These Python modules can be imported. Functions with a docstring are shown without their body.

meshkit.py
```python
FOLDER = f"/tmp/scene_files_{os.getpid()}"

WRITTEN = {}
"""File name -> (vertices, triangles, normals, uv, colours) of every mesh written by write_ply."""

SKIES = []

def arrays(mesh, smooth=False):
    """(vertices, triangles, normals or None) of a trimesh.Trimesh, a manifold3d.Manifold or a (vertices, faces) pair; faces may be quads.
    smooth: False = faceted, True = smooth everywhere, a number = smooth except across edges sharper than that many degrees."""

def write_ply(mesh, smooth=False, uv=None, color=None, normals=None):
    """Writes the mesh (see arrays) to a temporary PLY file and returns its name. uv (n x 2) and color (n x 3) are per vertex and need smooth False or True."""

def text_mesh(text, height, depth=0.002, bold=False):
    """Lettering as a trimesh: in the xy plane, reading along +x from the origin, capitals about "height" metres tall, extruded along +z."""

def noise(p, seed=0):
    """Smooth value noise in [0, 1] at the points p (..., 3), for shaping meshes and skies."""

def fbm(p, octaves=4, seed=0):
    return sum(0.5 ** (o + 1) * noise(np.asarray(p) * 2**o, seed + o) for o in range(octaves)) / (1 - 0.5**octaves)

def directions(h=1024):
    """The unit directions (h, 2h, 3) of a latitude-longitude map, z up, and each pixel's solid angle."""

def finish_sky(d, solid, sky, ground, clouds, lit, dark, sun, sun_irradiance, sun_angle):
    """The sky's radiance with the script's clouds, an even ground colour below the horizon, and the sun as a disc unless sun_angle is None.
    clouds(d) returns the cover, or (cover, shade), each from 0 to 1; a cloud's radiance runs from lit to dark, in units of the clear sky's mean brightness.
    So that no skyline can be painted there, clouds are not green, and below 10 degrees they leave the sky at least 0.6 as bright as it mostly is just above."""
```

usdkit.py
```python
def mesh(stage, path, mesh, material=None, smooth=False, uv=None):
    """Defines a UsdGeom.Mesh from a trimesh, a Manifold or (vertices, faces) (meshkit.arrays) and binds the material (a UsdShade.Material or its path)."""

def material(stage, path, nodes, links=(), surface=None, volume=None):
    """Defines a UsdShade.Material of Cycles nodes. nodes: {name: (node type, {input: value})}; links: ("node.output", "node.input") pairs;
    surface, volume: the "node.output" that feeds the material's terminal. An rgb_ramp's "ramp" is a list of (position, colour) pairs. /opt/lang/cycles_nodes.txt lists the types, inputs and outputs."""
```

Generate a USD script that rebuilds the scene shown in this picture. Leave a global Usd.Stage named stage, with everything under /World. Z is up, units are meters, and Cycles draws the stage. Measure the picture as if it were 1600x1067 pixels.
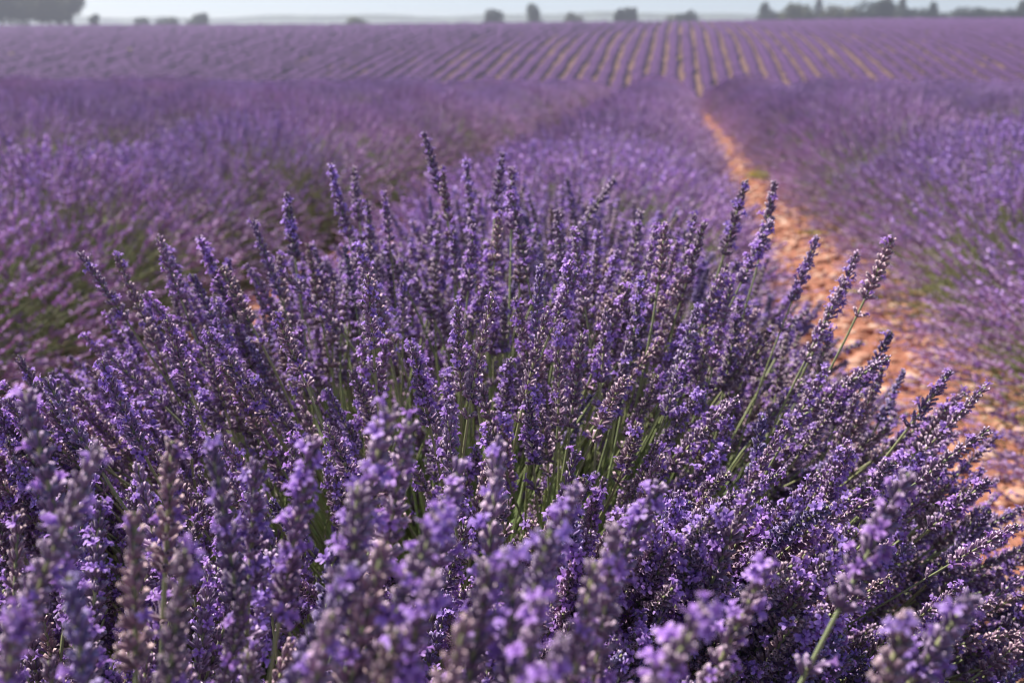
import math
import numpy as np
import trimesh
import meshkit
import usdkit
from pxr import Gf, Sdf, Usd, UsdGeom, UsdLux, UsdShade, Vt

stage = Usd.Stage.CreateInMemory()
UsdGeom.SetStageUpAxis(stage, "Z")
UsdGeom.SetStageMetersPerUnit(stage, 1.0)
UsdGeom.Xform.Define(stage, "/World")
stage.SetDefaultPrim(stage.GetPrimAtPath("/World"))

# ------------------------------------------------------------------ camera, sky, sun, exposure
CAM = np.array([0.0, 0.0, 1.12])
YAW, PITCH = math.radians(8.98), math.radians(15.41)      # turned left of the rows, tilted down
F = 35.0 / 36.0
fwd = np.array([-math.sin(YAW) * math.cos(PITCH), math.cos(YAW) * math.cos(PITCH), -math.sin(PITCH)])
rgt = np.array([math.cos(YAW), math.sin(YAW), 0.0])
upv = np.cross(rgt, fwd)
cam = UsdGeom.Camera.Define(stage, "/World/camera")
cam.AddTransformOp().Set(Gf.Matrix4d(*rgt, 0, *upv, 0, *(-fwd), 0, *CAM, 1))
cam.CreateFocalLengthAttr(35.0)
cam.CreateHorizontalApertureAttr(36.0)
cam.CreateVerticalApertureAttr(24.0)
cam.CreateFStopAttr(6.8)
cam.CreateFocusDistanceAttr(0.80)
cam.CreateClippingRangeAttr(Gf.Vec2f(0.02, 20000.0))
cam.CreateExposureAttr(0.70)

SUN_TO = np.array([-0.87, 0.50])
SUN_TO = SUN_TO / np.linalg.norm(SUN_TO)
SUN_EL = math.radians(56)
SUN_DIR = np.array([SUN_TO[0] * math.cos(SUN_EL), SUN_TO[1] * math.cos(SUN_EL), math.sin(SUN_EL)])
sky_mat = usdkit.material(stage, "/World/Looks/sky", {
    "sky": ("sky_texture", {"sky_type": "single_scattering", "sun_disc": False, "sun_elevation": SUN_EL,
                             "sun_rotation": math.atan2(SUN_DIR[0], SUN_DIR[1]), "altitude": 500.0, "air_density": 0.75,
                             "aerosol_density": 2.4, "ozone_density": 1.0}),
    "bg": ("background_shader", {"strength": 0.095})}, [("sky.color", "bg.color")], surface="bg.background")
dome = UsdLux.DomeLight.Define(stage, "/World/sky")
UsdShade.MaterialBindingAPI.Apply(dome.GetPrim()).Bind(sky_mat)
dome.GetPrim().SetCustomDataByKey("kind", "structure")
sun = UsdLux.DistantLight.Define(stage, "/World/sun")
sun.CreateNormalizeAttr(True)
sun.CreateIntensityAttr(1.25)
sun.CreateAngleAttr(0.53)
sun.CreateColorAttr(Gf.Vec3f(1.0, 0.95, 0.87))
_z = SUN_DIR
_x = np.cross([0, 0, 1.0], _z); _x /= np.linalg.norm(_x)
_y = np.cross(_z, _x)
sun.AddTransformOp().Set(Gf.Matrix4d(*_x, 0, *_y, 0, *_z, 0, 0, 0, 50, 1))
HAZE = 0.00062

# ------------------------------------------------------------------ helpers
rng = np.random.default_rng(7)
used = {}


def numbered(parent, name):
    k = used.get((parent, name), 0)
    used[(parent, name)] = k + 1
    return f"{parent}/{name}" + (f"_{k:03d}" if k else "")


def tag(prim, label=None, cat=None, group=None, kind=None):
    for k, v in (("label", label), ("category", cat), ("group", group), ("kind", kind)):
        if v:
            prim.SetCustomDataByKey(k, v)
    return prim


def xf(path, loc=(0, 0, 0), R=None, s=1.0):
    x = UsdGeom.Xform.Define(stage, path)
    place(x, loc, R, s)
    return x


def place(x, loc=(0, 0, 0), R=None, s=1.0):
    R = np.eye(3) if R is None else R
    S = R * (s if np.ndim(s) == 0 else np.asarray(s)[None, :])
    m = S.T
    x.AddTransformOp().Set(Gf.Matrix4d(*m[0], 0, *m[1], 0, *m[2], 0, *map(float, loc), 1))


def rotz(a):
    c, s = math.cos(a), math.sin(a)
    return np.array([[c, -s, 0], [s, c, 0], [0, 0, 1.0]])


def frame_to(d, spin=0.0):
    """Rotation that takes +z to d, spun about d."""
    d = np.asarray(d, float); d = d / np.linalg.norm(d)
    a = np.cross([0, 1.0, 0] if abs(d[1]) < 0.9 else [1.0, 0, 0], d); a /= np.linalg.norm(a)
    b = np.cross(d, a)
    return np.stack([a, b, d], 1) @ rotz(spin)


class Soup:
    """Vertices, triangles and a colour per vertex, collected and made into ONE mesh."""

    def __init__(self):
        self.v, self.f, self.c, self.n = [], [], [], 0

    def add(self, v, f, c):
        v = np.asarray(v, float); f = np.asarray(f, int)
        c = np.broadcast_to(np.asarray(c, float), (len(v), 3))
        self.v.append(v); self.f.append(f + self.n); self.c.append(c); self.n += len(v)

    def arrays(self):
        return np.vstack(self.v), np.vstack(self.f), np.vstack(self.c)

    def tris(self):
        return sum(len(x) for x in self.f)

    def put(self, path, mat, smooth=True):
        v, f, c = self.arrays()
        m = usdkit.mesh(stage, path, (v, f), mat, smooth=smooth)
        UsdGeom.PrimvarsAPI(m).CreatePrimvar("tint", Sdf.ValueTypeNames.Color3fArray, "vertex").Set(Vt.Vec3fArray.FromNumpy(c.astype(np.float32)))
        return m


def tube(pts, rad, sides=5, cap=True):
    p = np.asarray(pts, float); n = len(p)
    rad = np.broadcast_to(rad, (n,))
    t = np.gradient(p, axis=0); t /= np.linalg.norm(t, axis=1, keepdims=True) + 1e-12
    ref = np.array([0.0, 1.0, 0.0]) if abs(t[:, 1]).mean() < 0.8 else np.array([1.0, 0, 0])
    a = np.cross(np.broadcast_to(ref, t.shape), t); a /= np.linalg.norm(a, axis=1, keepdims=True)
    b = np.cross(t, a)
    ang = np.arange(sides) * 2 * np.pi / sides
    v = p[:, None] + rad[:, None, None] * (np.cos(ang)[None, :, None] * a[:, None] + np.sin(ang)[None, :, None] * b[:, None])
    i, j = np.meshgrid(np.arange(n - 1), np.arange(sides), indexing="ij")
    q = np.stack([i * sides + j, i * sides + (j + 1) % sides, (i + 1) * sides + (j + 1) % sides, (i + 1) * sides + j], -1).reshape(-1, 4)
    f = np.vstack([q[:, [0, 1, 2]], q[:, [0, 2, 3]]])
    v = v.reshape(-1, 3)
    if cap:
        e = (n - 1) * sides
        f = np.vstack([f, [[e, e + k, e + k + 1] for k in range(1, sides - 1)]])
    return v, f


# ------------------------------------------------------------------ materials
def plant_mat(name, rough=0.6, sheen=0.0, trans=0.0, var=0.25, grain=None, hue=0.02):
    nodes = {"tint": ("attribute", {"attribute": "tint"}), "info": ("object_info", {}),
             "val": ("map_range", {"from_min": 0.0, "from_max": 1.0, "to_min": 1 - var, "to_max": 1 + var}),
             "hue": ("map_range", {"from_min": 0.0, "from_max": 1.0, "to_min": 0.5 - hue, "to_max": 0.5 + hue}),
             "wr": ("math", {"math_type": "multiply", "value2": 7.31}), "wf": ("math", {"math_type": "fraction"}),
             "hsv": ("hsv", {"saturation": 1.0, "fac": 1.0}),
             "bsdf": ("principled_bsdf", {"roughness": rough, "sheen_weight": sheen, "sheen_roughness": 0.45, "sheen_tint": (0.95, 0.88, 1.0), "specular_ior_level": 0.3}),
             "tr": ("translucent_bsdf", {}), "mix": ("mix_closure", {"fac": trans})}
    links = [("info.random", "val.value"), ("info.random", "wr.value1"), ("wr.value", "wf.value1"), ("wf.value", "hue.value"),
             ("hue.result", "hsv.hue"), ("val.result", "hsv.value"), ("tint.color", "hsv.color"),
             ("hsv.color", "bsdf.base_color"), ("hsv.color", "tr.color"), ("bsdf.BSDF", "mix.closure1"), ("tr.BSDF", "mix.closure2")]
    return usdkit.material(stage, "/World/Looks/" + name, nodes, links, surface="mix.closure")


M_STEM = plant_mat("stem", rough=0.5, trans=0.1, var=0.2)
M_CALYX = plant_mat("calyx", rough=0.65, sheen=0.35, trans=0.15, var=0.22)
M_PETAL = plant_mat("petal", rough=0.5, sheen=0.1, trans=0.4, var=0.18, hue=0.015)
M_LEAF = plant_mat("leaf", rough=0.55, trans=0.25, var=0.2)
M_BLOOM = plant_mat("bloom", rough=0.65, sheen=0.25, trans=0.2, var=0.12)

SOIL_A, SOIL_B, SOIL_C = (0.22, 0.082, 0.050), (0.335, 0.140, 0.090), (0.44, 0.235, 0.17)


def soil_mat(name, scale, cols=None):
    A, B, C = cols or (SOIL_A, SOIL_B, SOIL_C)
    return usdkit.material(stage, "/World/Looks/" + name, {
        "geo": ("geometry", {}),
        "n1": ("noise_texture", {"scale": 1.3 * scale, "detail": 4.0, "roughness": 0.6}),
        "n2": ("noise_texture", {"scale": 28.0 * scale, "detail": 6.0, "roughness": 0.65}),
        "vo": ("voronoi_texture", {"scale": 38.0 * scale}),
        "add": ("mix_float", {"fac": 0.55}),
        "ramp": ("rgb_ramp", {"ramp": [(0.30, A), (0.50, B), (0.72, C)]}),
        "bump": ("bump", {"strength": 0.7, "distance": 0.012}),
        "b": ("principled_bsdf", {"roughness": 0.95, "specular_ior_level": 0.15})},
        [("geo.position", "n1.vector"), ("geo.position", "n2.vector"), ("geo.position", "vo.vector"),
         ("n1.fac", "add.a"), ("n2.fac", "add.b"), ("add.result", "ramp.fac"), ("ramp.color", "b.base_color"),
         ("vo.distance", "bump.height"), ("bump.normal", "b.normal")], surface="b.BSDF")


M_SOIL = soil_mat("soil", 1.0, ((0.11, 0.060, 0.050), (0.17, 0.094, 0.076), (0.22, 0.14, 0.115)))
M_PATH = soil_mat("path_soil", 1.6)
M_STONE = usdkit.material(stage, "/World/Looks/stone", {
    "geo": ("geometry", {}), "info": ("object_info", {}),
    "n": ("noise_texture", {"scale": 60.0, "detail": 5.0, "roughness": 0.65}),
    "mixf": ("mix_float", {"fac": 0.5}),
    "ramp": ("rgb_ramp", {"ramp": [(0.2, (0.29, 0.115, 0.07)), (0.5, (0.44, 0.22, 0.15)), (0.78, (0.62, 0.44, 0.34))]}),
    "bump": ("bump", {"strength": 0.5, "distance": 0.004}),
    "b": ("principled_bsdf", {"roughness": 0.9, "specular_ior_level": 0.2})},
    [("geo.position", "n.vector"), ("n.fac", "mixf.a"), ("info.random", "mixf.b"), ("mixf.result", "ramp.fac"),
     ("ramp.color", "b.base_color"), ("n.fac", "bump.height"), ("bump.normal", "b.normal")], surface="b.BSDF")
M_FARROW = usdkit.material(stage, "/World/Looks/far_lavender", {
    "geo": ("geometry", {}), "info": ("object_info", {}),
    "tint": ("attribute", {"attribute": "tint"}), "mul": ("mix_color", {"blend_type": "multiply", "fac": 1.0, "use_clamp": False}),
    "n": ("noise_texture", {"scale": 1.1, "detail": 5.0, "roughness": 0.7}),
    "n2": ("noise_texture", {"scale": 14.0, "detail": 4.0, "roughness": 0.7}),
    "mixf": ("mix_float", {"fac": 0.6}),
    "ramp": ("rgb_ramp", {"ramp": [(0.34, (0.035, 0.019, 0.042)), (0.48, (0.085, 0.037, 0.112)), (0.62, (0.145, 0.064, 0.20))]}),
    "bump": ("bump", {"strength": 1.0, "distance": 0.12}),
    "b": ("principled_bsdf", {"roughness": 0.9, "specular_ior_level": 0.05})},
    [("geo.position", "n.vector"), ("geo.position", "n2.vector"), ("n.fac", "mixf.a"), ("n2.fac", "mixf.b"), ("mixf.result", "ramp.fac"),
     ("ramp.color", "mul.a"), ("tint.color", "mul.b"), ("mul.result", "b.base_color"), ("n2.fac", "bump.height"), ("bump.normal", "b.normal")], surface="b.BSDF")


def plain(name, col, rough=0.8, nscale=3.0, var=0.25):
    c = np.array(col)
    return usdkit.material(stage, "/World/Looks/" + name, {
        "geo": ("geometry", {}), "n": ("noise_texture", {"scale": nscale, "detail": 5.0, "roughness": 0.6}),
        "ramp": ("rgb_ramp", {"ramp": [(0.3, tuple(c * (1 - var))), (0.7, tuple(c * (1 + var)))]}),
        "b": ("principled_bsdf", {"roughness": rough, "specular_ior_level": 0.2})},
        [("geo.position", "n.vector"), ("n.fac", "ramp.fac"), ("ramp.color", "b.base_color")], surface="b.BSDF")


M_BARK = plain("bark", (0.10, 0.075, 0.055), 0.9, 8)

# ------------------------------------------------------------------ terrain
_py = np.array([-60, 0, 22, 30, 40, 55, 75, 95, 112, 122, 132, 142, 152, 170, 190, 211, 240, 277, 300, 325, 360, 420, 600, 1200, 4000.0])
_pz = np.array([0, 0, 0, -0.15, -0.75, -1.95, -3.2, -3.6, -2.9, -1.95, -0.9, 0.55, 2.1, 4.6, 6.75, 8.4, 10.2, 11.95, 12.2, 12.0, 11.2, 9.2, 3.0, -10.0, -60.0])
from scipy.interpolate import PchipInterpolator
_prof = PchipInterpolator(_py, _pz)


def ground_z(x, y):
    x = np.asarray(x, float); y = np.asarray(y, float)
    hill = np.clip((y - 130) / 120, 0, 1)
    return _prof(y) + hill * (1.0 / (1 + np.exp(-(x - 35) / 4.0)) * 0.35 + 0.12 * np.sin(x / 31.0 + 1.0))


ROW0, SPACE = -0.40, 2.2
xs = np.unique(np.concatenate([np.linspace(-1300, -260, 10), np.linspace(-260, 200, 93), np.linspace(200, 1300, 10)]))
ys = np.unique(np.concatenate([np.linspace(-60, 20, 17), np.linspace(20, 360, 115), np.linspace(360, 1200, 16)]))
gx, gy = np.meshgrid(xs, ys)
gz = ground_z(gx, gy)
nx = len(xs)
ii, jj = np.meshgrid(np.arange(len(ys) - 1), np.arange(nx - 1), indexing="ij")
q = np.stack([ii * nx + jj, ii * nx + jj + 1, (ii + 1) * nx + jj + 1, (ii + 1) * nx + jj], -1).reshape(-1, 4)
g = usdkit.mesh(stage, "/World/ground", (np.stack([gx, gy, gz], -1).reshape(-1, 3), q), M_SOIL, smooth=True)
tag(g.GetPrim(), "orange earth of the lavender field running up to the hill crest", None, None, "structure")


def path_strip(name, cx, half, y0, y1, step, label):
    x = np.arange(cx - half, cx + half + step / 2, step); y = np.concatenate([np.arange(y0, 8, step), np.arange(8, y1, step * 4)])
    X, Y = np.meshgrid(x, y)
    P = np.stack([X, Y, 0 * X], -1).reshape(-1, 3)
    z = 0.045 + 0.04 * meshkit.fbm(P * 5.0) + 0.026 * meshkit.fbm(P * 20.0 + 9.0)
    edge = 1 - np.clip(np.abs(P[:, 0] - cx) / half, 0, 1) ** 6
    P[:, 2] = ground_z(P[:, 0], P[:, 1]) + np.maximum(z * edge, 0) + 0.004
    n = len(x)
    a, b = np.meshgrid(np.arange(len(y) - 1), np.arange(n - 1), indexing="ij")
    q = np.stack([a * n + b, a * n + b + 1, (a + 1) * n + b + 1, (a + 1) * n + b], -1).reshape(-1, 4)
    m = usdkit.mesh(stage, "/World/" + name, (P, q), M_PATH, smooth=True)
    tag(m.GetPrim(), label, None, None, "structure")
    return P


PATH_X = ROW0 + SPACE / 2
path_pts = path_strip("path", PATH_X, 0.62, 0.2, 34, 0.022, "stony orange earth path between the middle lavender row and the right row")
path_strip("path_left", PATH_X - SPACE, 0.55, 0.6, 30, 0.05, "shaded orange earth furrow between the middle lavender row and the left row")

# ------------------------------------------------------------------ lavender stalks
CALYX = np.array([0.245, 0.155, 0.25]); CALYX_BASE = np.array([0.17, 0.15, 0.14]); CALYX_TIP = np.array([0.70, 0.53, 0.67])
PETAL = np.array([0.42, 0.23, 0.68]); PETAL2 = np.array([0.62, 0.42, 0.82])
FIELD_SUNLIT = np.array([1.18, 1.06, 1.34])  # sunlit, hazy brightness of the field plants, painted into their calyx tints
STEM = np.array([0.36, 0.38, 0.20]); STEM_LO = np.array([0.25, 0.33, 0.11])
LEAF = np.array([0.105, 0.145, 0.06])


def calyx_hi(r, length, width):
    """A ribbed little tube that opens at the tip, along +z, nodding slightly."""
    t = np.array([0, 0.3, 0.72, 1.0])
    rad = np.array([0.45, 1.0, 0.95, 0.88]) * width / 2
    bend = r.uniform(-0.18, 0.22) * length
    p = np.stack([bend * t ** 2, 0 * t, length * t], 1)
    v, f = tube(p, rad, 5, cap=False)
    n = len(v)
    v[15:20] += r.normal(0, 0.10 * width, (5, 3))
    inner = p[2] + (v[15:20] - p[3]) * 0.55
    f = np.vstack([f] + [[[15 + k, 15 + (k + 1) % 5, n + (k + 1) % 5], [15 + k, n + (k + 1) % 5, n + k]] for k in range(5)] + [[[n, n + k, n + k + 1] for k in (1, 2, 3)]])
    c = np.repeat(np.stack([CALYX_BASE, CALYX, CALYX * 1.05, CALYX_TIP]), 5, 0)
    c = np.vstack([c, np.repeat([CALYX * 0.6], 5, 0)]) * r.uniform(0.8, 1.25)
    return np.vstack([v, inner]), f, c


def corolla(r, size):
    """An open two-lipped floret: short tube, two upper and three lower lobes, along +z."""
    v, f, c, n = [], [], [], 0
    tv, tf = tube([[0, 0, -0.25 * size], [0, 0, 0.30 * size]], [0.16 * size, 0.22 * size], 5, cap=False)
    v.append(tv); f.append(tf); c.append(np.repeat([PETAL * 0.8], len(tv), 0)); n += len(tv)
    for k, (a, l, w) in enumerate([(-0.42, 0.62, 0.44), (0.42, 0.62, 0.44), (2.15, 0.46, 0.34), (3.14, 0.50, 0.36), (4.13, 0.46, 0.34)]):
        a += r.normal(0, 0.1)
        out = np.array([math.cos(a), math.sin(a), 0]); side = np.array([-math.sin(a), math.cos(a), 0]); z = np.array([0, 0, 1.0])
        b = out * 0.18 * size + z * 0.28 * size
        m = b + size * (out * l * 0.5 + z * (0.28 if k < 2 else 0.10) * r.uniform(0.6, 1.4))
        e = b + size * (out * l + z * r.uniform(-0.05, 0.3))
        pts = np.array([b - side * 0.09 * size, b + side * 0.09 * size, m - side * w * 0.5 * size, m + side * w * 0.5 * size, e - side * w * 0.3 * size, e + side * w * 0.3 * size])
        v.append(pts); f.append(np.array([[0, 1, 3], [0, 3, 2], [2, 3, 5], [2, 5, 4]]) + n); n += 6
        c.append(np.array([PETAL * 0.85] * 2 + [PETAL] * 2 + [PETAL2] * 2) * r.uniform(0.85, 1.15))
    return np.vstack(v), np.vstack(f), np.vstack(c)


def stalk_curve(r, L):
    b1, b2 = r.normal(0, 0.055, 2)
    wig = r.normal(0, 0.006, 2)
    return lambda t: np.stack([1.4 * b1 * (t ** 2 - t) + wig[0] * np.sin(2 * math.pi * t), 1.4 * b2 * (t ** 2 - t) + wig[1] * np.sin(2 * math.pi * t), L * t], -1)


def whorls(r):
    """Height above the spike foot, number of calyces, size factor, tilt for each ring of a spike."""
    n = int(r.integers(9, 14)); out = []
    h = 0.0
    gap = r.uniform(0.0086, 0.0108)
    if r.random() < 0.75:
        out.append((-r.uniform(0.018, 0.036), int(r.integers(6, 9)), 1.0, 0.85))
    for k in range(n):
        u = k / (n - 1)
        out.append((h, int(round(10 - 4.5 * u)), 1.08 - 0.32 * u, 0.86 - 0.50 * u))
        h += gap * (1 - 0.40 * u) * r.uniform(0.85, 1.15)
    return out, h


def stalk_hi(seed, openness, tone=(1, 1, 1)):
    """(stem, spike, petals) of a flowering lavender stalk, foot at the origin, along +z; SPIKE at its top."""
    r = np.random.default_rng(seed)
    L = 0.58
    cur = stalk_curve(r, L)
    wh, H = whorls(r)
    foot = L - H
    stem, head, pet, low = Soup(), Soup(), Soup(), Soup()
    t = np.linspace(0, 1, 12)
    v, f = tube(cur(t), np.linspace(0.0018, 0.0012, 12), 4)
    tt = np.clip(v[:, 2] / L, 0, 1)[:, None]
    stem.add(v, f, STEM_LO * (1 - tt) + STEM * tt)
    for side in (0, 1):                         # a pair of narrow leaves low on the stalk
        hgt = r.uniform(0.16, 0.26); a = r.uniform(0, 6.28) + side * math.pi
        p0 = cur(np.array([hgt / L]))[0]
        o = np.array([math.cos(a), math.sin(a), 0])
        ln = r.uniform(0.022, 0.045)
        pts = np.array([p0, p0 + o * ln * 0.3 + [0, 0, ln * 0.5], p0 + o * ln * 0.45 + [0, 0, ln]])
        s = np.cross(o, [0, 0, 1.0]) * 0.0022
        stem.add(np.array([pts[0] - s * 0.4, pts[0] + s * 0.4, pts[1] - s, pts[1] + s, pts[2]]), [[0, 1, 3], [0, 3, 2], [2, 3, 4]], LEAF * 1.3)
    for (h, n, sc, tilt) in wh:
        ft = (foot + h) / L
        p0 = cur(np.array([ft]))[0]; d = cur(np.array([min(ft + 0.01, 1.0)]))[0] - cur(np.array([ft - 0.01]))[0]
        A = frame_to(d, r.uniform(0, 6.28))
        bud = r.random() < 0.5
        for k in range(n):
            a = 2 * math.pi * k / n + r.normal(0, 0.16)
            tl = tilt + r.normal(0, 0.13)
            ax = A @ np.array([math.cos(a) * math.sin(tl), math.sin(a) * math.sin(tl), math.cos(tl)])
            ln = 0.0090 * sc * r.uniform(0.85, 1.12)
            base = p0 + A @ np.array([math.cos(a), math.sin(a), 0]) * 0.0012 + d / np.linalg.norm(d) * r.normal(0, 0.0012)
            B = frame_to(ax, r.uniform(0, 6.28))
            v, f, c = calyx_hi(r, ln, 0.0030 * sc); c = c * np.array(tone)
            (low if h < -0.01 else head).add(v @ B.T + base, f, c)
            if r.random() < openness * (1.3 if bud else 0.35):
                v, f, c = corolla(r, 0.0068 * r.uniform(0.75, 1.15))
                out = A @ np.array([math.cos(a), math.sin(a), 0.0])
                pet.add(v @ frame_to(ax + 0.5 * out, r.uniform(0, 6.28)).T + base + ax * ln * 0.98, f, c)
        if h <= 0.002:                           # papery bracts below the lowest rings
            for k in range(4):
                a = k * math.pi / 2 + r.uniform(-0.3, 0.3)
                o = A @ np.array([math.cos(a), math.sin(a), 0.0]); s = np.cross(d / np.linalg.norm(d), o) * 0.0018
                (low if h < -0.01 else head).add([p0 - s, p0 + s, p0 + o * 0.0045 + d / np.linalg.norm(d) * 0.002], [[0, 1, 2]], np.array([0.20, 0.14, 0.10]))
    return stem, head, pet, low


def klass(path):
    return stage.CreateClassPrim(path)


N_HI = 14
HI = []
for i in range(N_HI):
    s, h, p, lw = stalk_hi(100 + i, [0.14, 0.24, 0.18, 0.02, 0.34, 0.20, 0.12, 0.24, 0.16, 0.30, 0.05, 0.38, 0.2, 0.15][i],
                        [(1, 1, 1), (1, 1, 1), (0.9, 0.85, 1.05), (0.75, 0.75, 1.1), (1.1, 1, 1.05), (1, 1, 1), (1.15, 1.1, 0.95), (0.95, 0.9, 1.05), (1, 1, 1), (1.1, 1.05, 1.1), (1.1, 1.05, 0.85), (1, 0.95, 1.1), (0.85, 0.85, 1), (1.1, 1.1, 1)][i])
    path = f"/World/stalk_source_{i:03d}"
    klass(path)
    s.put(path + "/stem", M_STEM); h.put(path + "/flower_spike", M_CALYX); tag(p.put(path + "/bloom", M_PETAL, smooth=True).GetPrim(), kind="stuff")
    if lw.n:
        lw.put(path + "/lower_whorl", M_CALYX)
    HI.append(path)
STALK_L = 0.58


def stalk_mid(seed, fat=1.0):
    """A lighter stalk as one mesh with its colours, for plants a few metres off."""
    r = np.random.default_rng(seed)
    cur = stalk_curve(r, STALK_L); wh, H = whorls(r); s = Soup()
    t = np.linspace(0, 1, 5)
    v, f = tube(cur(t), 0.0012, 3, cap=False)
    s.add(v, f, STEM)
    for (h, n, sc, tilt) in wh:
        ft = (STALK_L - H + h) / STALK_L
        p0 = cur(np.array([ft]))[0]
        a0 = r.uniform(0, 6.28); n = max(4, int(n * 0.6))
        for k in range(n):
            a = a0 + 2 * math.pi * k / n; tl = tilt + r.normal(0, 0.15)
            ax = np.array([math.cos(a) * math.sin(tl), math.sin(a) * math.sin(tl), math.cos(tl)])
            B = frame_to(ax, r.uniform(0, 6.28))
            v, f = tube([[0, 0, 0], [0, 0, 0.0045 * sc], [0, 0, 0.0085 * sc]], np.array([0.0007, 0.0018, 0.0015]) * sc * fat, 3)
            c = np.repeat([CALYX_BASE, CALYX, CALYX_TIP * 0.8], 3, 0) * r.uniform(0.8, 1.25) * FIELD_SUNLIT
            s.add(v @ B.T + p0, f, c)
            if r.random() < 0.30:
                q = p0 + ax * 0.010; w = 0.0036 * r.uniform(0.8, 1.3)
                v = r.normal(0, w, (5, 3)) + q
                s.add(v, [[0, 1, 2], [0, 2, 3], [1, 3, 4]], PETAL if r.random() < 0.6 else PETAL2)
    return s


MID = [stalk_mid(300 + i, 1.1) for i in range(6)]


def foliage(r, n, rad, height, size=1.0):
    """Narrow grey-green leaves of the low mound, as one mesh."""
    s = Soup()
    th = r.uniform(0, 2 * math.pi, n); u = r.random(n) ** 0.5
    z = height * r.random(n) ** 0.8
    rr = rad * u * np.sqrt(np.clip(1.05 - (z / height) ** 2, 0.05, 1))
    base = np.stack([rr * np.cos(th), rr * np.sin(th), z], 1)
    d = base / (np.linalg.norm(base, axis=1, keepdims=True) + 1e-6) + r.normal(0, 0.45, (n, 3)) + [0, 0, 0.5]
    d /= np.linalg.norm(d, axis=1, keepdims=True)
    side = np.cross(d, r.normal(0, 1, (n, 3))); side /= np.linalg.norm(side, axis=1, keepdims=True)
    ln = (r.uniform(0.03, 0.06, n) * size)[:, None]; w = ln * 0.05
    V = np.stack([base - side * w * 0.5, base + side * w * 0.5, base + d * ln * 0.55 - side * w, base + d * ln * 0.55 + side * w, base + d * ln + [0, 0, -0.006]], 1).reshape(-1, 3)
    Fc = (np.array([[0, 1, 3], [0, 3, 2], [2, 3, 4]])[None] + 5 * np.arange(n)[:, None, None]).reshape(-1, 3)
    c = LEAF * r.uniform(0.65, 1.45, (n, 1)) + r.uniform(0, 0.03, (n, 1)) * np.array([1.0, 0.8, 0.0])
    s.add(V, Fc, np.repeat(c, 5, 0))
    return s


def wood(r, rad, n=10):
    s = Soup()
    for k in range(n):
        a = r.uniform(0, 6.28); e = np.array([math.cos(a) * rad * r.uniform(0.3, 0.8), math.sin(a) * rad * r.uniform(0.3, 0.8), r.uniform(0.15, 0.3)])
        v, f = tube([[0, 0, -0.02], e * [0.5, 0.5, 0.35], e], [0.011, 0.007, 0.003], 5)
        s.add(v, f, np.array([0.12, 0.09, 0.065]))
    return s


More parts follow.
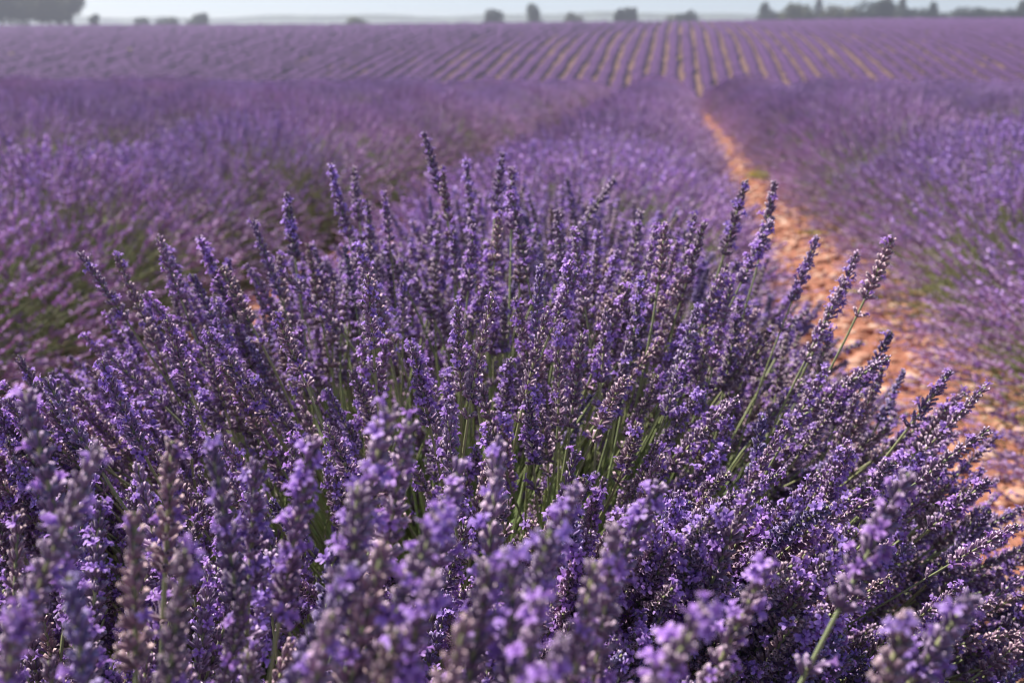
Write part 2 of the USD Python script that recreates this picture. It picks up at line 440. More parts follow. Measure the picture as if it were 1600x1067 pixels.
def dome_stalks(r, n, rx, top, spread=1.0):
    """Tips on a flowering dome, feet in the low mound: (foot, direction, length)."""
    out = []
    for k in range(n):
        ct = 1 - (1 - math.cos(1.42 * spread)) * r.random()
        th = math.acos(ct); ph = r.uniform(0, 6.28)
        # radius of an ellipsoid with half-axes rx and top, roughened
        R = 1.0 / math.sqrt((math.sin(th) / rx) ** 2 + (math.cos(th) / top) ** 2) * (1 - abs(r.normal(0, 0.10)) + r.normal(0, 0.02))
        dirv = np.array([math.sin(th) * math.cos(ph), math.sin(th) * math.sin(ph), math.cos(th)])
        tip = dirv * R + [0, 0, 0.05]
        foot = np.array([tip[0] * 0.22, tip[1] * 0.22, 0.10]) + r.normal(0, 0.05, 3)
        d = tip - foot
        ln = np.linalg.norm(d)
        L = min(ln, STALK_L * r.uniform(0.9, 1.12))
        d = d / ln + r.normal(0, 0.10, 3); d /= np.linalg.norm(d)
        out.append((tip - d * L, d, L))
    return out


def project(p):
    q = np.asarray(p, float) - CAM
    z = q @ fwd
    return 800 + 1600 * F * (q @ rgt) / np.maximum(z, 1e-6), 533.5 - 1600 * F * (q @ upv) / np.maximum(z, 1e-6), z


def at(px, py, depth):
    """The point seen at a pixel of the photograph, so many metres ahead of the camera."""
    return CAM + depth * (fwd + rgt * (px - 800) / (1600 * F) - upv * (py - 533.5) / (1600 * F))


def big_bush(name, label, center, stalks, seed, nparts, group=None):
    """A plant close to the camera: its most prominent stalks one by one, the rest joined."""
    r = np.random.default_rng(seed)
    root = "/World/" + name
    xf(root, center)
    tag(stage.GetPrimAtPath(root), label, "lavender plant", group)
    foliage(r, 6500, 0.60, 0.36).put(root + "/foliage", M_LEAF, smooth=False)
    tag(stage.GetPrimAtPath(root + "/foliage"), kind="stuff")
    wood(r, 0.3).put(root + "/woody_base", M_BARK)
    c = np.asarray(center)
    keep = []
    for (foot, d, L) in stalks:
        tip = c + foot + d * L
        near = min(np.linalg.norm(c + foot + d * L * k - CAM) for k in (0.6, 0.8, 0.9, 1.0))
        if near < 0.33:
            continue
        x, y, z = project(tip - d * 0.04)
        inview = z > 0.1 and -60 < x < 1660 and -60 < y < 1150
        keep.append((0 if inview else 1, np.linalg.norm(tip - CAM), foot, d, L))
    order = sorted(range(len(keep)), key=lambda i: keep[i][:2])
    rest = []
    for n, i in enumerate(order):
        out, dist, foot, d, L = keep[i]
        v = int(r.integers(N_HI)); sc = L / STALK_L; wd = r.uniform(0.88, 1.14)
        R = frame_to(d, r.uniform(0, 6.28))
        if n < nparts and not out:
            p = stage.DefinePrim(numbered(root, "flower_stalk"), "Xform")
            place(UsdGeom.Xform(p), foot, R, (wd, wd, sc))
            p.GetReferences().AddInternalReference(HI[v]); p.SetInstanceable(True)
        else:
            rest.append((v, foot, R * np.array([wd, wd, sc])[None, :]))
    pi = UsdGeom.PointInstancer.Define(stage, root + "/flower_stalk_mass")
    tag(pi.GetPrim(), "the plant's other flower stalks", kind="stuff")
    for i, h in enumerate(HI):
        p = stage.DefinePrim(f"{root}/flower_stalk_mass/stalk_{i:03d}", "Xform"); p.GetReferences().AddInternalReference(h)
        pi.CreatePrototypesRel().AddTarget(p.GetPath())
    pi.CreateProtoIndicesAttr(Vt.IntArray([v for v, _, _ in rest]))
    pi.CreatePositionsAttr(Vt.Vec3fArray.FromNumpy(np.array([f for _, f, _ in rest], np.float32)))
    qs, sc = [], []
    for _, _, S in rest:
        s = np.linalg.norm(S, axis=0); sc.append(s)
        qt = trimesh.transformations.quaternion_from_matrix(np.block([[S / s, np.zeros((3, 1))], [np.zeros((1, 3)), np.ones((1, 1))]]))
        qs.append(Gf.Quath(float(qt[0]), Gf.Vec3h(*map(float, qt[1:]))))
    pi.CreateOrientationsAttr(Vt.QuathArray(qs))
    pi.CreateScalesAttr(Vt.Vec3fArray.FromNumpy(np.array(sc, np.float32)))
    print(name, "stalks", len(keep), "rest", len(rest))


# --- the plant in the middle of the picture
HERO = np.array([-0.24, 1.17, 0.0])
r = np.random.default_rng(11)
st = []
for (foot, d, L) in dome_stalks(r, 2450, 0.88, 0.90, 1.06):
    tip = foot + d * L
    hollow = math.hypot((tip[0] + 0.06) / 0.13, (tip[1] + 0.06) / 0.13)      # an opening of bare stems in the crown
    if hollow > 1 or r.random() < 0.25:
        st.append((foot, d, L))
st += [q for q in dome_stalks(r, 2600, 0.86, 0.88, 1.06) if (-1.75 < math.atan2(q[1][1], q[1][0]) < 0.35 or abs(math.atan2(q[1][1], q[1][0])) > 2.5) and q[1][2] < 0.80 and r.random() < 0.75]   # the flank towards the camera and the path
# stalks whose tips stand clear of the rest: (pixel of the tip, depth)
for (px, py, z) in [(662, 208, 1.30), (690, 262, 1.28), (515, 258, 1.34), (552, 262, 1.4), (785, 240, 1.34), (800, 262, 1.3), (728, 252, 1.36), (600, 300, 1.3),
                    (448, 302, 1.25), (395, 345, 1.2), (312, 372, 1.2), (248, 370, 1.15), (182, 400, 1.12), (125, 396, 1.08), (575, 430, 0.86), (575, 318, 1.3),
                    (870, 330, 1.2), (960, 280, 1.4), (1000, 330, 1.3), (1085, 335, 1.22), (1165, 284, 1.25), (1210, 285, 1.22), (1205, 345, 1.18), (1277, 370, 1.15),
                    (1395, 373, 1.05), (1340, 395, 1.1), (1388, 560, 1.0), (1485, 580, 1.02), (1540, 605, 0.98), (1545, 672, 0.96), (1545, 750, 0.92), (1320, 440, 1.1),
                    (890, 410, 0.98), (855, 490, 0.9), (715, 480, 0.88), (770, 468, 0.86), (645, 545, 0.84), (430, 490, 0.9), (160, 565, 0.84), (260, 500, 0.92), (325, 520, 0.9),
                    (70, 590, 0.8), (30, 560, 0.95), (1590, 820, 0.85), (1100, 350, 1.15), (1040, 350, 1.12)]:
    tip = at(px, py, z) - HERO
    foot = np.array([tip[0] * 0.25, tip[1] * 0.25, 0.12])
    d = tip - foot; ln = np.linalg.norm(d); d /= ln; L = min(ln, 0.62)
    st.append((tip - d * L, d, L))
for k in range(290):                                                    # more stalks low on the side towards the path and on the far left
    px, py, z = (r.uniform(860, 1330), r.uniform(770, 1050), r.uniform(0.66, 0.86)) if k < 220 else (r.uniform(-40, 80), r.uniform(600, 780), r.uniform(0.86, 1.08))
    tip = at(px, py, z) - HERO
    foot = np.array([tip[0] * 0.3, tip[1] * 0.3, 0.14]) + r.normal(0, 0.04, 3)
    d = tip - foot; ln = np.linalg.norm(d); d /= ln; L = min(ln, 0.6)
    st.append((tip - d * L, d, L))
big_bush("lavender_plant", "large sharply focused lavender plant filling the middle of the picture", HERO, st, 21, 300)

# --- the nearer plant of the same row, out of focus along the bottom edge
FRONT = np.array([-0.36, 0.36, 0.0])
r = np.random.default_rng(12)
st = dome_stalks(r, 1700, 0.86, 0.82, 1.06)
for (px, py, z) in [(610, 640, 0.47), (640, 660, 0.52), (330, 690, 0.5), (270, 690, 0.52), (155, 700, 0.45), (40, 610, 0.5), (490, 690, 0.5), (290, 860, 0.42), (780, 690, 0.52), (690, 800, 0.42), (800, 860, 0.4),
                    (1420, 740, 0.5), (1030, 760, 0.55), (1110, 945, 0.38), (930, 880, 0.42), (860, 830, 0.42), (600, 850, 0.42), (1520, 930, 0.45), (30, 950, 0.4), (1420, 960, 0.42), (620, 985, 0.38), (400, 720, 0.55), (560, 760, 0.45), (720, 720, 0.5), (680, 900, 0.40), (765, 885, 0.41), (840, 930, 0.38), (900, 765, 0.48), (960, 825, 0.45), (520, 960, 0.38), (730, 965, 0.37), (880, 1000, 0.36), (1060, 1000, 0.40), (560, 880, 0.42), (210, 800, 0.46), (110, 900, 0.42), (1200, 880, 0.47)]:
    tip = at(px, py, z) - FRONT
    foot = np.array([tip[0] * 0.5, tip[1] * 0.5, 0.25])
    d = tip - foot; ln = np.linalg.norm(d); d /= ln; L = min(ln, 0.6)
    st.append((tip - d * L, d, L))

used[("/World", "lavender_plant")] = 1
big_bush("lavender_plant_001", "blurred nearest lavender plant with tall spikes crossing the bottom edge of the picture", FRONT, st, 22, 260)
# --- the next plant of the row, just behind the sharp one
big_bush("lavender_plant_002", "softly blurred lavender plant directly behind the sharp one, leaning over the orange path", np.array([-0.26, 1.92, 0.0]),
         dome_stalks(np.random.default_rng(13), 1900, 0.84, 0.84, 1.06), 23, 200)
used[("/World", "lavender_plant")] = 3

# --- plants further off
def stalk_low(r, s, foot, d, L, fat):
    tip = foot + d * L; H = r.uniform(0.075, 0.105)
    a = np.cross(d, r.normal(0, 1, 3)); a /= np.linalg.norm(a); b = np.cross(d, a)
    w = 0.0022 * fat
    s.add([foot - a * w, foot + a * w, tip], [[0, 1, 2]], STEM * r.uniform(0.7, 1.2))
    k = r.uniform(0.6, 1.4)
    for j in range(5):
        z = tip - d * H * (1 - j / 5.2) + r.normal(0, 0.002, 3)
        wd = (0.0085 - 0.0011 * j) * fat
        ang = r.uniform(0, 6.28) + np.arange(3) * 2.094
        ring = z + d * H * 0.26 + (np.cos(ang)[:, None] * a + np.sin(ang)[:, None] * b) * wd
        s.add(np.vstack([z, ring, z + d * H * 0.2]), [[0, 2, 1], [0, 3, 2], [0, 1, 3], [1, 2, 4], [2, 3, 4], [3, 1, 4]], np.vstack([[CALYX], [CALYX_TIP * 0.62] * 3, [CALYX]]) * k * FIELD_SUNLIT)
        if r.random() < 0.75:
            q = z + d * H * 0.2 + (math.cos(ang[0]) * a + math.sin(ang[0]) * b) * wd
            v = q + r.normal(0, 0.0045 * fat, (3, 3))
            s.add(v, [[0, 1, 2]], PETAL if r.random() < 0.5 else PETAL2)



# --- plants a few metres off: stalks one by one where they can be picked apart, the rest joined
MIDBUSH = []
N_MIDPART = 90
for i in range(3):
    r = np.random.default_rng(40 + i)
    path = f"/World/plant_source_{i:03d}"
    klass(path)
    st = dome_stalks(r, 1300, 0.97, 0.84, 1.10)
    rest = Soup()
    st.sort(key=lambda s: -(s[0] + s[1] * s[2])[2] + r.normal(0, 0.12))
    for n, (foot, d, L) in enumerate(st):
        if n > 360:
            stalk_low(r, rest, foot, d, L, 1.0)
            continue
        m = MID[int(r.integers(len(MID)))]; R = frame_to(d, r.uniform(0, 6.28)); sc = np.array([1.1, 1.1, L / STALK_L])
        v, f, c = m.arrays()
        v = (v * sc) @ R.T + foot
        if n < N_MIDPART:
            one = Soup(); one.add(v, f, c * r.uniform(0.85, 1.15)); one.put(numbered(path, "flower_stalk"), M_BLOOM, smooth=False)
        else:
            rest.add(v, f, c * r.uniform(0.85, 1.15))
    tag(rest.put(path + "/flower_stalk_mass", M_BLOOM, smooth=False).GetPrim(), kind="stuff")
    tag(foliage(r, 3400, 0.80, 0.40, 1.2).put(path + "/foliage", M_LEAF, smooth=False).GetPrim(), kind="stuff")
    MIDBUSH.append(path)
    print("mid bush", rest.tris())

LOWBUSH = []
for i in range(4):
    r = np.random.default_rng(60 + i)
    path = f"/World/far_plant_source_{i:03d}"
    klass(path)
    s = Soup()
    for (foot, d, L) in dome_stalks(r, 1300, 0.97, 0.84, 1.10):
        stalk_low(r, s, foot, d, L, 1.05)
    tag(s.put(path + "/flower_stalk_mass", M_BLOOM, smooth=False).GetPrim(), kind="stuff")
    tag(foliage(r, 900, 0.80, 0.42, 2.2).put(path + "/foliage", M_LEAF, smooth=False).GetPrim(), kind="stuff")
    LOWBUSH.append(path)
    print("low bush", s.tris())

r = np.random.default_rng(5)
plants = []
for k in range(-12, 8):
    y = 0.3 + 0.35 * (k % 2)
    while y < 46:
        x = ROW0 + SPACE * k + r.normal(0, 0.05) + {-1: 0.02, 0: 0.0, 1: -0.06 - 0.08 * min(1, max(0, (y - 4) / 4))}.get(k, -0.2 if k > 1 else 0.05)
        yy = y + r.normal(0, 0.05)
        top = np.array([x, yy, float(ground_z(x, yy)) + 0.7])
        px, py, z = project(top)
        if k == 0 and yy < 2.45:
            y += 0.72
            continue
        margin = 1750 / max(z, 0.4)
        if z > 0.5 and -margin - 40 < px < 1640 + margin and (z < 28 or py < 300):
            plants.append((math.hypot(x, yy), x, yy, k))
        y += 0.72
plants.sort()
print("plants", len(plants))
ordinal = "first second third fourth fifth sixth seventh eighth ninth tenth eleventh twelfth thirteenth fourteenth".split()
seen = {0: 1}
mass = []
for n, (dist, x, y, k) in enumerate(plants):
    sc = r.uniform(0.90, 1.08); rz = r.uniform(0, 6.28)
    loc = (x, y, float(ground_z(x, y)) - 0.02)
    src = MIDBUSH[n % 3] if n < 18 else LOWBUSH[int(r.integers(4))]
    if n >= 300:
        mass.append((x, y, loc[2], rz, sc, int(r.integers(4))))
        continue
    path = numbered("/World", "lavender_plant")
    p = stage.DefinePrim(path, "Xform")
    place(UsdGeom.Xform(p), loc, np.diag([0.92 if k < 0 else 1.0, 1.0, 1.0]) @ rotz(rz), (sc, sc, sc * r.uniform(0.90, 1.10)))
    p.GetReferences().AddInternalReference(src); p.SetInstanceable(True)
    j = seen[k] = seen.get(k, 0) + 1
    row = {0: "middle row behind the sharp plant", 1: "row right of the orange path", -1: "row left of the dark furrow"}.get(k)
    if row and j <= 14:
        tag(p, f"blurred lavender plant, {ordinal[j - 1]} from the camera in the {row}", "lavender plant", "plants of the near lavender field")
    elif row:
        tag(p, f"blurred lavender plant further along the {row}", "lavender plant", f"plants of the {row}")
    else:
        side = "left of the second furrow" if k < 0 else "beyond the row that borders the orange path"
        tag(p, f"blurred lavender plant in the merged purple field {side}", "lavender plant", f"plants {side}")
if mass:
    pi = UsdGeom.PointInstancer.Define(stage, "/World/far_lavender")
    tag(pi.GetPrim(), "merged far lavender plants at the purple edge of the near field", "lavender", None, "stuff")
    for i, h in enumerate(LOWBUSH):
        p = stage.DefinePrim(f"/World/far_lavender/plant_{i:03d}", "Xform"); p.GetReferences().AddInternalReference(h)
        pi.CreatePrototypesRel().AddTarget(p.GetPath())
    pi.CreateProtoIndicesAttr(Vt.IntArray([m[5] for m in mass]))
    pi.CreatePositionsAttr(Vt.Vec3fArray.FromNumpy(np.array([m[:3] for m in mass], np.float32)))
    pi.CreateOrientationsAttr(Vt.QuathArray([Gf.Quath(math.cos(m[3] / 2), Gf.Vec3h(0, 0, math.sin(m[3] / 2))) for m in mass]))
    pi.CreateScalesAttr(Vt.Vec3fArray.FromNumpy(np.array([[m[4]] * 3 for m in mass], np.float32)))

# ------------------------------------------------------------------ rows on the far slope, one hedge each
def far_row(k):
    x0 = ROW0 + SPACE * k
    r = np.random.default_rng(1000 + k)
    y_start, y_end = 106.0, 306.0
    y = np.concatenate([np.arange(y_start, 180, 0.9), np.arange(180, y_end, 1.6)])
    prof = np.array([[-0.68, 0.0], [-0.80, 0.24], [-0.52, 0.45], [0, 0.53], [0.52, 0.45], [0.80, 0.24], [0.68, 0.0]])
    n, m = len(y), len(prof)
    P = np.zeros((n, m, 3))
    w = 1 + 0.17 * r.normal(0, 1, (n, 1)) + 0.10 * np.sin(y[:, None] / 9.0 + k * 1.7); h = 1 + 0.20 * r.normal(0, 1, (n, 1)) + 0.12 * np.sin(y[:, None] / 13.0 + k * 2.3)
    bare = r.random((n, 1)) < 0.02                                       # a missing plant now and then
    w = np.where(bare, 0.25, w); h = np.where(bare, 0.3, h)
    x0 = x0 + 0.10 * np.sin(y / 11.0 + k) + 0.05 * r.normal(0, 1, n)
    P[:, :, 0] = x0[:, None] + prof[None, :, 0] * w + 0.04 * r.normal(0, 1, (n, m)); P[:, :, 1] = y[:, None] + 0.15 * r.normal(0, 1, (n, m))
    P[:, :, 2] = prof[None, :, 1] * h + ground_z(x0, y)[:, None] - 0.05
    i, j = np.meshgrid(np.arange(n - 1), np.arange(m - 1), indexing="ij")
    q = np.stack([i * m + j, (i + 1) * m + j, (i + 1) * m + j + 1, i * m + j + 1], -1).reshape(-1, 4)
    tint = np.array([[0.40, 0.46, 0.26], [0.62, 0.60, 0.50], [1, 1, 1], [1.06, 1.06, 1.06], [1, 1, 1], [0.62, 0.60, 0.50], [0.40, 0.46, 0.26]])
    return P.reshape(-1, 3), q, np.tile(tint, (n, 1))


nrow = 0
for k in range(-190, 120):
    x0 = ROW0 + SPACE * k
    vis = False
    for y in (125, 160, 210, 285):
        px, py, z = project([x0, y, float(ground_z(x0, y)) + 0.8])
        vis |= -15 < px < 1615
    if not vis:
        continue
    path = numbered("/World", "lavender_row")
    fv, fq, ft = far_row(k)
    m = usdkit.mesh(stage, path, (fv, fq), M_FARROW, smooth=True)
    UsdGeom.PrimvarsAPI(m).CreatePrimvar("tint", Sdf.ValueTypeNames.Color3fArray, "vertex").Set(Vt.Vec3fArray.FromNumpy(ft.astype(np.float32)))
    if k < -24:
        lab, gr = "straight purple lavender row on the left part of the far slope, gaps hidden", "left rows of the far slope"
    elif k <= 4:
        lab, gr = "straight purple lavender row running uphill left of centre on the far slope", "middle rows of the far slope"
    else:
        lab, gr = "straight purple lavender row with bare orange soil beside it on the right far slope", "right rows of the far slope"
    if -12 <= k <= 14:
        lab = "far slope lavender row directly in line with the middle row" if k == 0 else f"far slope lavender row, {ordinal[abs(k) - 1]} {'right' if k > 0 else 'left'} of the row in line with the middle row"
    tag(m.GetPrim(), lab, "lavender row", gr)
    nrow += 1
print("far rows", nrow)

# ------------------------------------------------------------------ stones of the path
r = np.random.default_rng(77)
STONES = []
for i in range(6):
    s = trimesh.creation.icosphere(2, 1.0)
    v = np.array(s.vertices)
    v = v * (1 + 0.35 * meshkit.fbm(v * 1.1 + i * 7.0)[:, None] + 0.08 * meshkit.fbm(v * 4.0 + i * 3.0)[:, None]) * r.uniform(0.7, 1.2, 3) * [1, 1, 0.7]
    path = f"/World/stone_source_{i:03d}"
    stage.CreateClassPrim(path)
    usdkit.mesh(stage, path + "/stone", (v, np.array(s.faces)), M_STONE, smooth=40)
    STONES.append(path + "/stone")
from scipy.spatial import cKDTree
tree = cKDTree(path_pts[:, :2])
cand = []
for n in range(9000):
    y = 0.9 + 17 * r.random() ** 1.7; x = PATH_X + r.uniform(-0.5, 0.55)
    size = 0.005 + 0.021 * r.random() ** 2.2
    z = path_pts[tree.query([x, y])[1], 2]
    px, py, dep = project([x, y, z])
    if -20 < px < 1640 and py < 1100:
        vis = (px > 700 + 500 * min(1, max(0, (py - 150) / 400)))
        cand.append((size / dep * (1.0 if vis else 0.2), x, y, z, size))
cand.sort(reverse=True)
rest = []
for n, (_, x, y, z, size) in enumerate(cand):
    R = rotz(r.uniform(0, 6.28)); v = int(r.integers(6)); loc = (x, y, z + size * 0.2)
    if n < 260:
        path = numbered("/World/path", "stone")
        p = stage.DefinePrim(path, "Mesh")
        p.GetReferences().AddInternalReference(STONES[v])
        place(UsdGeom.Xformable(p), loc, R, size)
    else:
        rest.append((v, loc, R, size))
pi = UsdGeom.PointInstancer.Define(stage, "/World/path/gravel")
tag(pi.GetPrim(), kind="stuff")
for i, h in enumerate(STONES):
    p = stage.DefinePrim(f"/World/path/gravel/pebble_{i:03d}", "Mesh"); p.GetReferences().AddInternalReference(h)
    pi.CreatePrototypesRel().AddTarget(p.GetPath())
pi.CreateProtoIndicesAttr(Vt.IntArray([x[0] for x in rest]))
pi.CreatePositionsAttr(Vt.Vec3fArray.FromNumpy(np.array([x[1] for x in rest], np.float32)))
a = [math.atan2(x[2][1, 0], x[2][0, 0]) for x in rest]
pi.CreateOrientationsAttr(Vt.QuathArray([Gf.Quath(math.cos(t / 2), Gf.Vec3h(0, 0, math.sin(t / 2))) for t in a]))
pi.CreateScalesAttr(Vt.Vec3fArray.FromNumpy(np.array([[x[3]] * 3 for x in rest], np.float32)))
print("stones", len(cand))

# ------------------------------------------------------------------ weeds on the path, dry leaves
def ray_ground(px, py):
    d = at(px, py, 1.0) - CAM
    return CAM + d * (CAM[2] - 0.04) / -d[2]


def tuft(px, py, label, n, size, seed):
    r = np.random.default_rng(seed)
    c = ray_ground(px, py); s = Soup()
    for k in range(n):
        a = r.uniform(0, 6.28); ln = size * r.uniform(0.5, 1.1); o = np.array([math.cos(a), math.sin(a), 0])
        b = r.normal(0, size * 0.35, 3) * [1, 1, 0]; lean = r.uniform(0.15, 0.9)
        side = np.cross(o, [0, 0, 1.0]) * 0.004
        p1 = b + o * lean * ln * 0.35 + [0, 0, ln * 0.55]; p2 = b + o * lean * ln + [0, 0, ln * (0.95 - 0.4 * lean)]
        s.add([b - side, b + side, p1 - side * 0.8, p1 + side * 0.8, p2], [[0, 1, 3], [0, 3, 2], [2, 3, 4]], np.array([0.30, 0.33, 0.05]) * r.uniform(0.6, 1.2) + np.array([0.12, 0.06, 0]) * r.random())
    path = numbered("/World", "grass_tuft")
    xf(path, c)
    s.put(path + "/blade_clump", M_LEAF, smooth=False)
    tag(stage.GetPrimAtPath(path), label, "grass tuft")


tuft(1188, 288, "largest yellow green grass tuft at the far narrowing of the orange path", 260, 0.17, 1)
tuft(1345, 475, "yellow green grass tuft on the path behind the longest leaning spike", 200, 0.10, 2)
tuft(1268, 378, "small yellowish weed on the path beside the middle row", 160, 0.10, 3)
tuft(1450, 470, "low weed at the foot of the right lavender row", 160, 0.10, 4)

for n, (px, dist, label) in enumerate([(18, 190, "leftmost pale yellow weed standing among the far slope rows"), (202, 185, "pale yellow weed right of the leftmost one on the far slope"), (1062, 150, "small pale weed among the middle rows of the far slope")]):
    d = at(px, 78, 1.0) - CAM; c = CAM + d / math.hypot(d[0], d[1]) * dist
    r = np.random.default_rng(900 + n); s = Soup(); m = 260
    o = r.normal(0, 1, (m, 3)); o[:, 2] = np.abs(o[:, 2]); o /= np.linalg.norm(o, axis=1, keepdims=True)
    b = o * r.random((m, 1)) * 0.3; t = o * r.uniform(0.35, 0.75, (m, 1)); sd = np.cross(o, r.normal(0, 1, (m, 3))) * 0.05
    s.add(np.stack([b - sd, b + sd, t], 1).reshape(-1, 3), np.arange(3 * m).reshape(-1, 3), np.array([0.42, 0.36, 0.16]))
    path = numbered("/World", "yellow_weed")
    xf(path, (c[0], c[1], float(ground_z(c[0], c[1])) + 0.15))
    s.put(path + "/leaf_clump", M_LEAF, smooth=False)
    tag(stage.GetPrimAtPath(path), label, "weed")
# ------------------------------------------------------------------ trees and building on the crest
def tree(name, label, cat, px, depth, top_py, width_px, kind, seed, group=None, base_cut=0.0):
    depth = depth * 1.2
    r = np.random.default_rng(seed)
    X = at(px, 60, 1.0) - CAM
    c = CAM + X / math.hypot(X[0], X[1]) * depth
    gz = float(ground_z(c[0], c[1]))
    toppt = CAM + (at(px, top_py, 1.0) - CAM) * depth / math.hypot(*(at(px, top_py, 1.0) - CAM)[:2])
    H = max(1.5, toppt[2] - gz); W = 1.25 * width_px / (1600 * F) * depth
    path = numbered("/World", name)
    xf(path, (c[0], c[1], gz - 0.05))
    tr = Soup()
    lean = r.normal(0, 0.03, 2) * H
    pts = np.array([[0, 0, 0], [lean[0] * 0.4, lean[1] * 0.4, H * 0.3], [lean[0], lean[1], H * 0.75]])
    v, f = tube(pts, [0.035 * H + 0.05, 0.025 * H, 0.01 * H], 7); tr.add(v, f, (0.1, 0.08, 0.06))
    for k in range(5):
        a = r.uniform(0, 6.28); b = pts[1] * (1 - k / 6) + pts[2] * (k / 6)
        v, f = tube([b, b + [math.cos(a) * W * 0.2, math.sin(a) * W * 0.2, H * 0.1], b + [math.cos(a) * W * 0.36, math.sin(a) * W * 0.36, H * 0.2]], [0.012 * H, 0.008 * H, 0.003 * H], 5)
        tr.add(v, f, (0.1, 0.08, 0.06))
    tr.put(path + "/trunk", M_BARK)
    s = Soup()
    nl = 14 if kind != "poplar" else 10
    cl = []
    for k in range(nl):
        if kind == "poplar":
            u = (k + 0.5) / nl; p = np.array([r.normal(0, W * 0.06), r.normal(0, W * 0.06), H * (0.12 + 0.85 * u)]); rad = W * 0.5 * (1 - abs(2 * u - 0.75) ** 2 * 0.45) * r.uniform(0.7, 1.0)
        else:
            a = r.uniform(0, 6.28); q = math.sqrt(r.random()) * W * 0.34
            p = np.array([q * math.cos(a), q * math.sin(a), H * r.uniform(0.30, 0.80)]); rad = W * r.uniform(0.17, 0.27)
            p[2] = min(p[2], H - rad * 0.9)
        cl.append((p, rad))
    n = 1500
    for (p, rad) in cl:
        m = n // nl
        d = r.normal(0, 1, (m, 3)); d /= np.linalg.norm(d, axis=1, keepdims=True)
        pos = p + d * rad * r.random((m, 1)) ** 0.33 * [1, 1, 1.0 if kind != "poplar" else 1.4]
        a1 = r.normal(0, 1, (m, 3)); a1 /= np.linalg.norm(a1, axis=1, keepdims=True); b1 = np.cross(a1, d); b1 /= np.linalg.norm(b1, axis=1, keepdims=True) + 1e-9
        sz = (0.05 * min(W, H) + 0.10) * r.uniform(0.6, 1.3, (m, 1))
        V = np.stack([pos - a1 * sz, pos + b1 * sz * 0.8, pos + a1 * sz, pos - b1 * sz * 0.8], 1).reshape(-1, 3)
        Fc = (np.array([[0, 1, 2], [0, 2, 3]])[None] + 4 * np.arange(m)[:, None, None]).reshape(-1, 3)
        base = np.array({"dark": (0.025, 0.04, 0.028), "oak": (0.075, 0.08, 0.035), "poplar": (0.04, 0.06, 0.035)}[kind])
        s.add(V, Fc, np.repeat(base * r.uniform(0.7, 1.4, (m, 1)), 4, 0))
    s.put(path + "/crown", M_LEAF, smooth=False)
    tag(stage.GetPrimAtPath(path), label, cat, group)


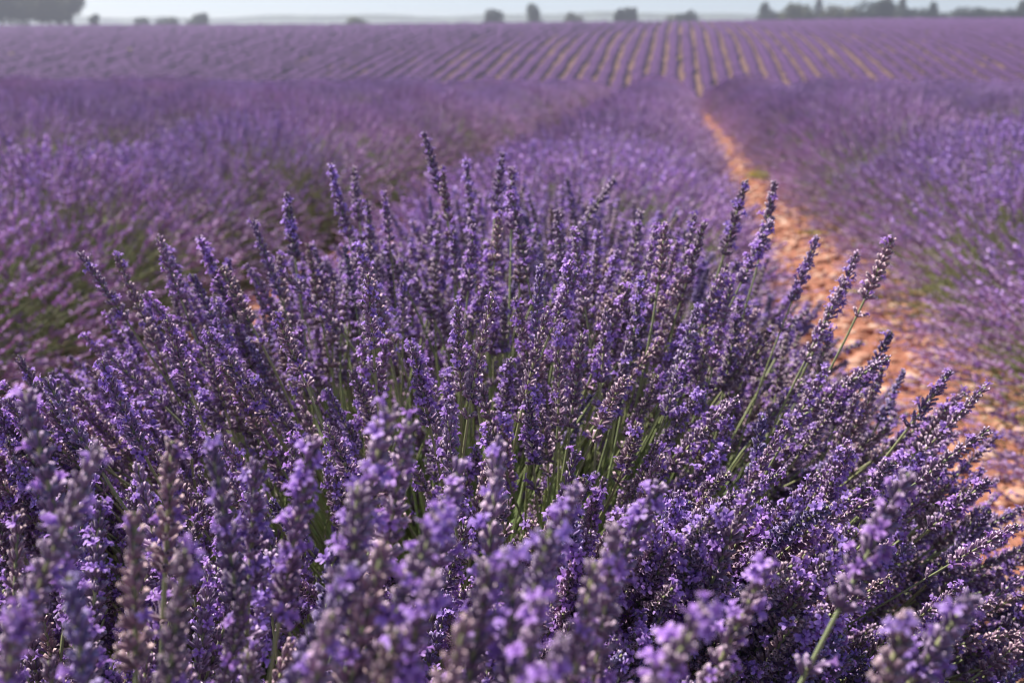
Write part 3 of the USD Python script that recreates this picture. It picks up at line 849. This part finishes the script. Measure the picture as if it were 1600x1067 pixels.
TR = [
    ("tree", "dark tall tree at the left end of the horizon, cut by the picture edge", 6, 285, -26, 60, "dark"),
    ("tree", "yellow green broad tree second from the left on the horizon", 40, 290, -16, 48, "oak"),
    ("tree", "olive green tree in the middle of the left grove on the horizon", 80, 285, -20, 56, "oak"),
    ("tree", "dark tree at the right end of the left grove on the horizon", 112, 290, -12, 36, "dark"),
    ("tree", "small lone round bush just right of the left grove", 150, 300, 20, 14, "dark"),
    ("tree", "tiny low hazy tree on the horizon between the left grove and the wide one", 224, 330, 24, 22, "dark"),
    ("tree", "small wide flat hazy tree on the left horizon", 313, 320, 20, 28, "dark"),
    ("tree", "squat square hazy tree left of the horizon's centre", 773, 300, 13, 32, "dark"),
    ("tree", "narrow pointed hazy tree at the horizon's centre", 832, 300, 9, 22, "poplar"),
    ("tree", "faint low ragged tree right of the pointed one on the horizon", 896, 330, 17, 28, "oak"),
    ("tree", "rounded hazy tree above the middle rows of the far slope", 978, 300, 11, 30, "dark"),
    ("tree", "hazy tree with a long low right side right of centre on the horizon", 1072, 310, 13, 26, "dark"),
    ("tree", "low spreading bush right of the hazy tree at the centre right", 1050, 320, 22, 34, "oak"),
    ("tree", "thin pale tree at the left end of the right grove", 1192, 300, 6, 20, "poplar"),
    ("tree", "round dark tree first large one in the right grove", 1232, 280, 5, 46, "oak"),
    ("tree", "lower greenish tree after the first round one in the right grove", 1262, 285, 12, 30, "oak"),
    ("tree", "thin tall pale tree rising behind the right grove", 1276, 330, -4, 14, "poplar"),
    ("tree", "broad brownish green tree in the middle of the right grove", 1310, 280, 4, 48, "oak"),
    ("tree", "darkest dense tree in the right grove", 1366, 280, -2, 44, "dark"),
    ("tree", "thin tall tree just right of the darkest tree in the right grove", 1405, 310, -3, 16, "poplar"),
    ("tree", "short ragged tree left of the single poplar in the right grove", 1428, 285, 11, 36, "dark"),
    ("tree", "single slim poplar standing before the gap in the right grove", 1454, 290, 4, 15, "poplar"),
    ("tree", "low dark hedge like tree right of the gap in the right grove", 1506, 285, 12, 46, "dark"),
    ("tree", "greyish bushy tree in the far right part of the grove", 1535, 290, 6, 26, "oak"),
    ("tree", "low dark bush between the greyish tree and the last poplar", 1560, 285, 15, 34, "dark"),
    ("tree", "last slim poplar at the right edge of the horizon", 1590, 290, 3, 17, "poplar"),
    ("tree", "low bushy growth between the thin pale tree and the first round tree", 1205, 300, 17, 30, "dark"),
    ("tree", "low dark shrub under the first round tree of the right grove", 1250, 300, 18, 34, "oak"),
    ("tree", "low shrub between the lower greenish tree and the broad brownish one", 1290, 300, 16, 36, "dark"),
    ("tree", "low shrub between the broad brownish tree and the darkest tree", 1338, 300, 15, 34, "dark"),
    ("tree", "low shrub at the right foot of the darkest tree", 1392, 300, 14, 30, "oak"),
    ("tree", "low shrub left of the foot of the single poplar", 1441, 300, 17, 28, "dark"),
    ("tree", "lowest shrub in the gap of the right grove", 1474, 300, 20, 30, "dark"),
    ("tree", "low shrub between the greyish bushy tree and the dark bush", 1548, 300, 16, 30, "oak"),
    ("tree", "low shrub at the foot of the last slim poplar", 1578, 300, 18, 30, "dark"),
    ("tree", "very low hazy scrub on the left horizon before the wide flat tree", 265, 300, 27, 30, "dark"),
    ("tree", "very low hazy scrub on the horizon left of the square tree", 560, 300, 28, 34, "oak"),
]
for i, (nm, lab, px, dep, top, w, kind) in enumerate(TR):
    tree(nm if kind != "poplar" else "poplar_tree", lab, "tree", px, dep, top, w, kind, 500 + i)

# far wooded ridge, just showing over the crest
hx = np.linspace(-900, 900, 240)
top_px = 29.5 + 1.6 * np.sin(hx / 47.0) + 1.2 * np.sin(hx / 19.0 + 2) + 1.0 * meshkit.fbm(np.stack([hx / 14.0, 0 * hx, 0 * hx], 1)) + 1.6 * np.clip((hx - 60) / 60, -1, 1)
hz_top = CAM[2] + 1050 * (105 - top_px) / 1555
rows_ = [(980, None, -8.0), (1040, 0.55, 0), (1060, 1.0, 0), (1120, 0.5, 0)]
V = np.concatenate([np.stack([hx, np.full_like(hx, yy), np.full_like(hx, zz) if fr is None else hz_top * fr], 1) for yy, fr, zz in rows_])
nh = len(hx)
a_, b_ = np.meshgrid(np.arange(3), np.arange(nh - 1), indexing="ij")
hq = np.stack([a_ * nh + b_, a_ * nh + b_ + 1, (a_ + 1) * nh + b_ + 1, (a_ + 1) * nh + b_], -1).reshape(-1, 4)
M_RIDGE = plain("ridge_wood", (0.07, 0.085, 0.06), 0.95, 0.06, 0.4)
tag(usdkit.mesh(stage, "/World/hills", (V, hq), M_RIDGE, smooth=True).GetPrim(), "hazy blue ridge far behind the lavender crest", None, None, "structure")

# ------------------------------------------------------------------ the air
if HAZE > 0:
    hz = trimesh.creation.box([1.0, 1.0, 1.0])
    hz.apply_scale([3200, 1500, 110]); hz.apply_translation([0, 660, -10])
    M_HAZE = usdkit.material(stage, "/World/Looks/haze", {"v": ("principled_volume", {"color": (0.78, 0.81, 0.93), "density": HAZE, "anisotropy": 0.3})}, volume="v.volume")
    m = usdkit.mesh(stage, "/World/haze", hz, M_HAZE)
    tag(m.GetPrim(), "thin summer haze over the field", "haze", None, "stuff")
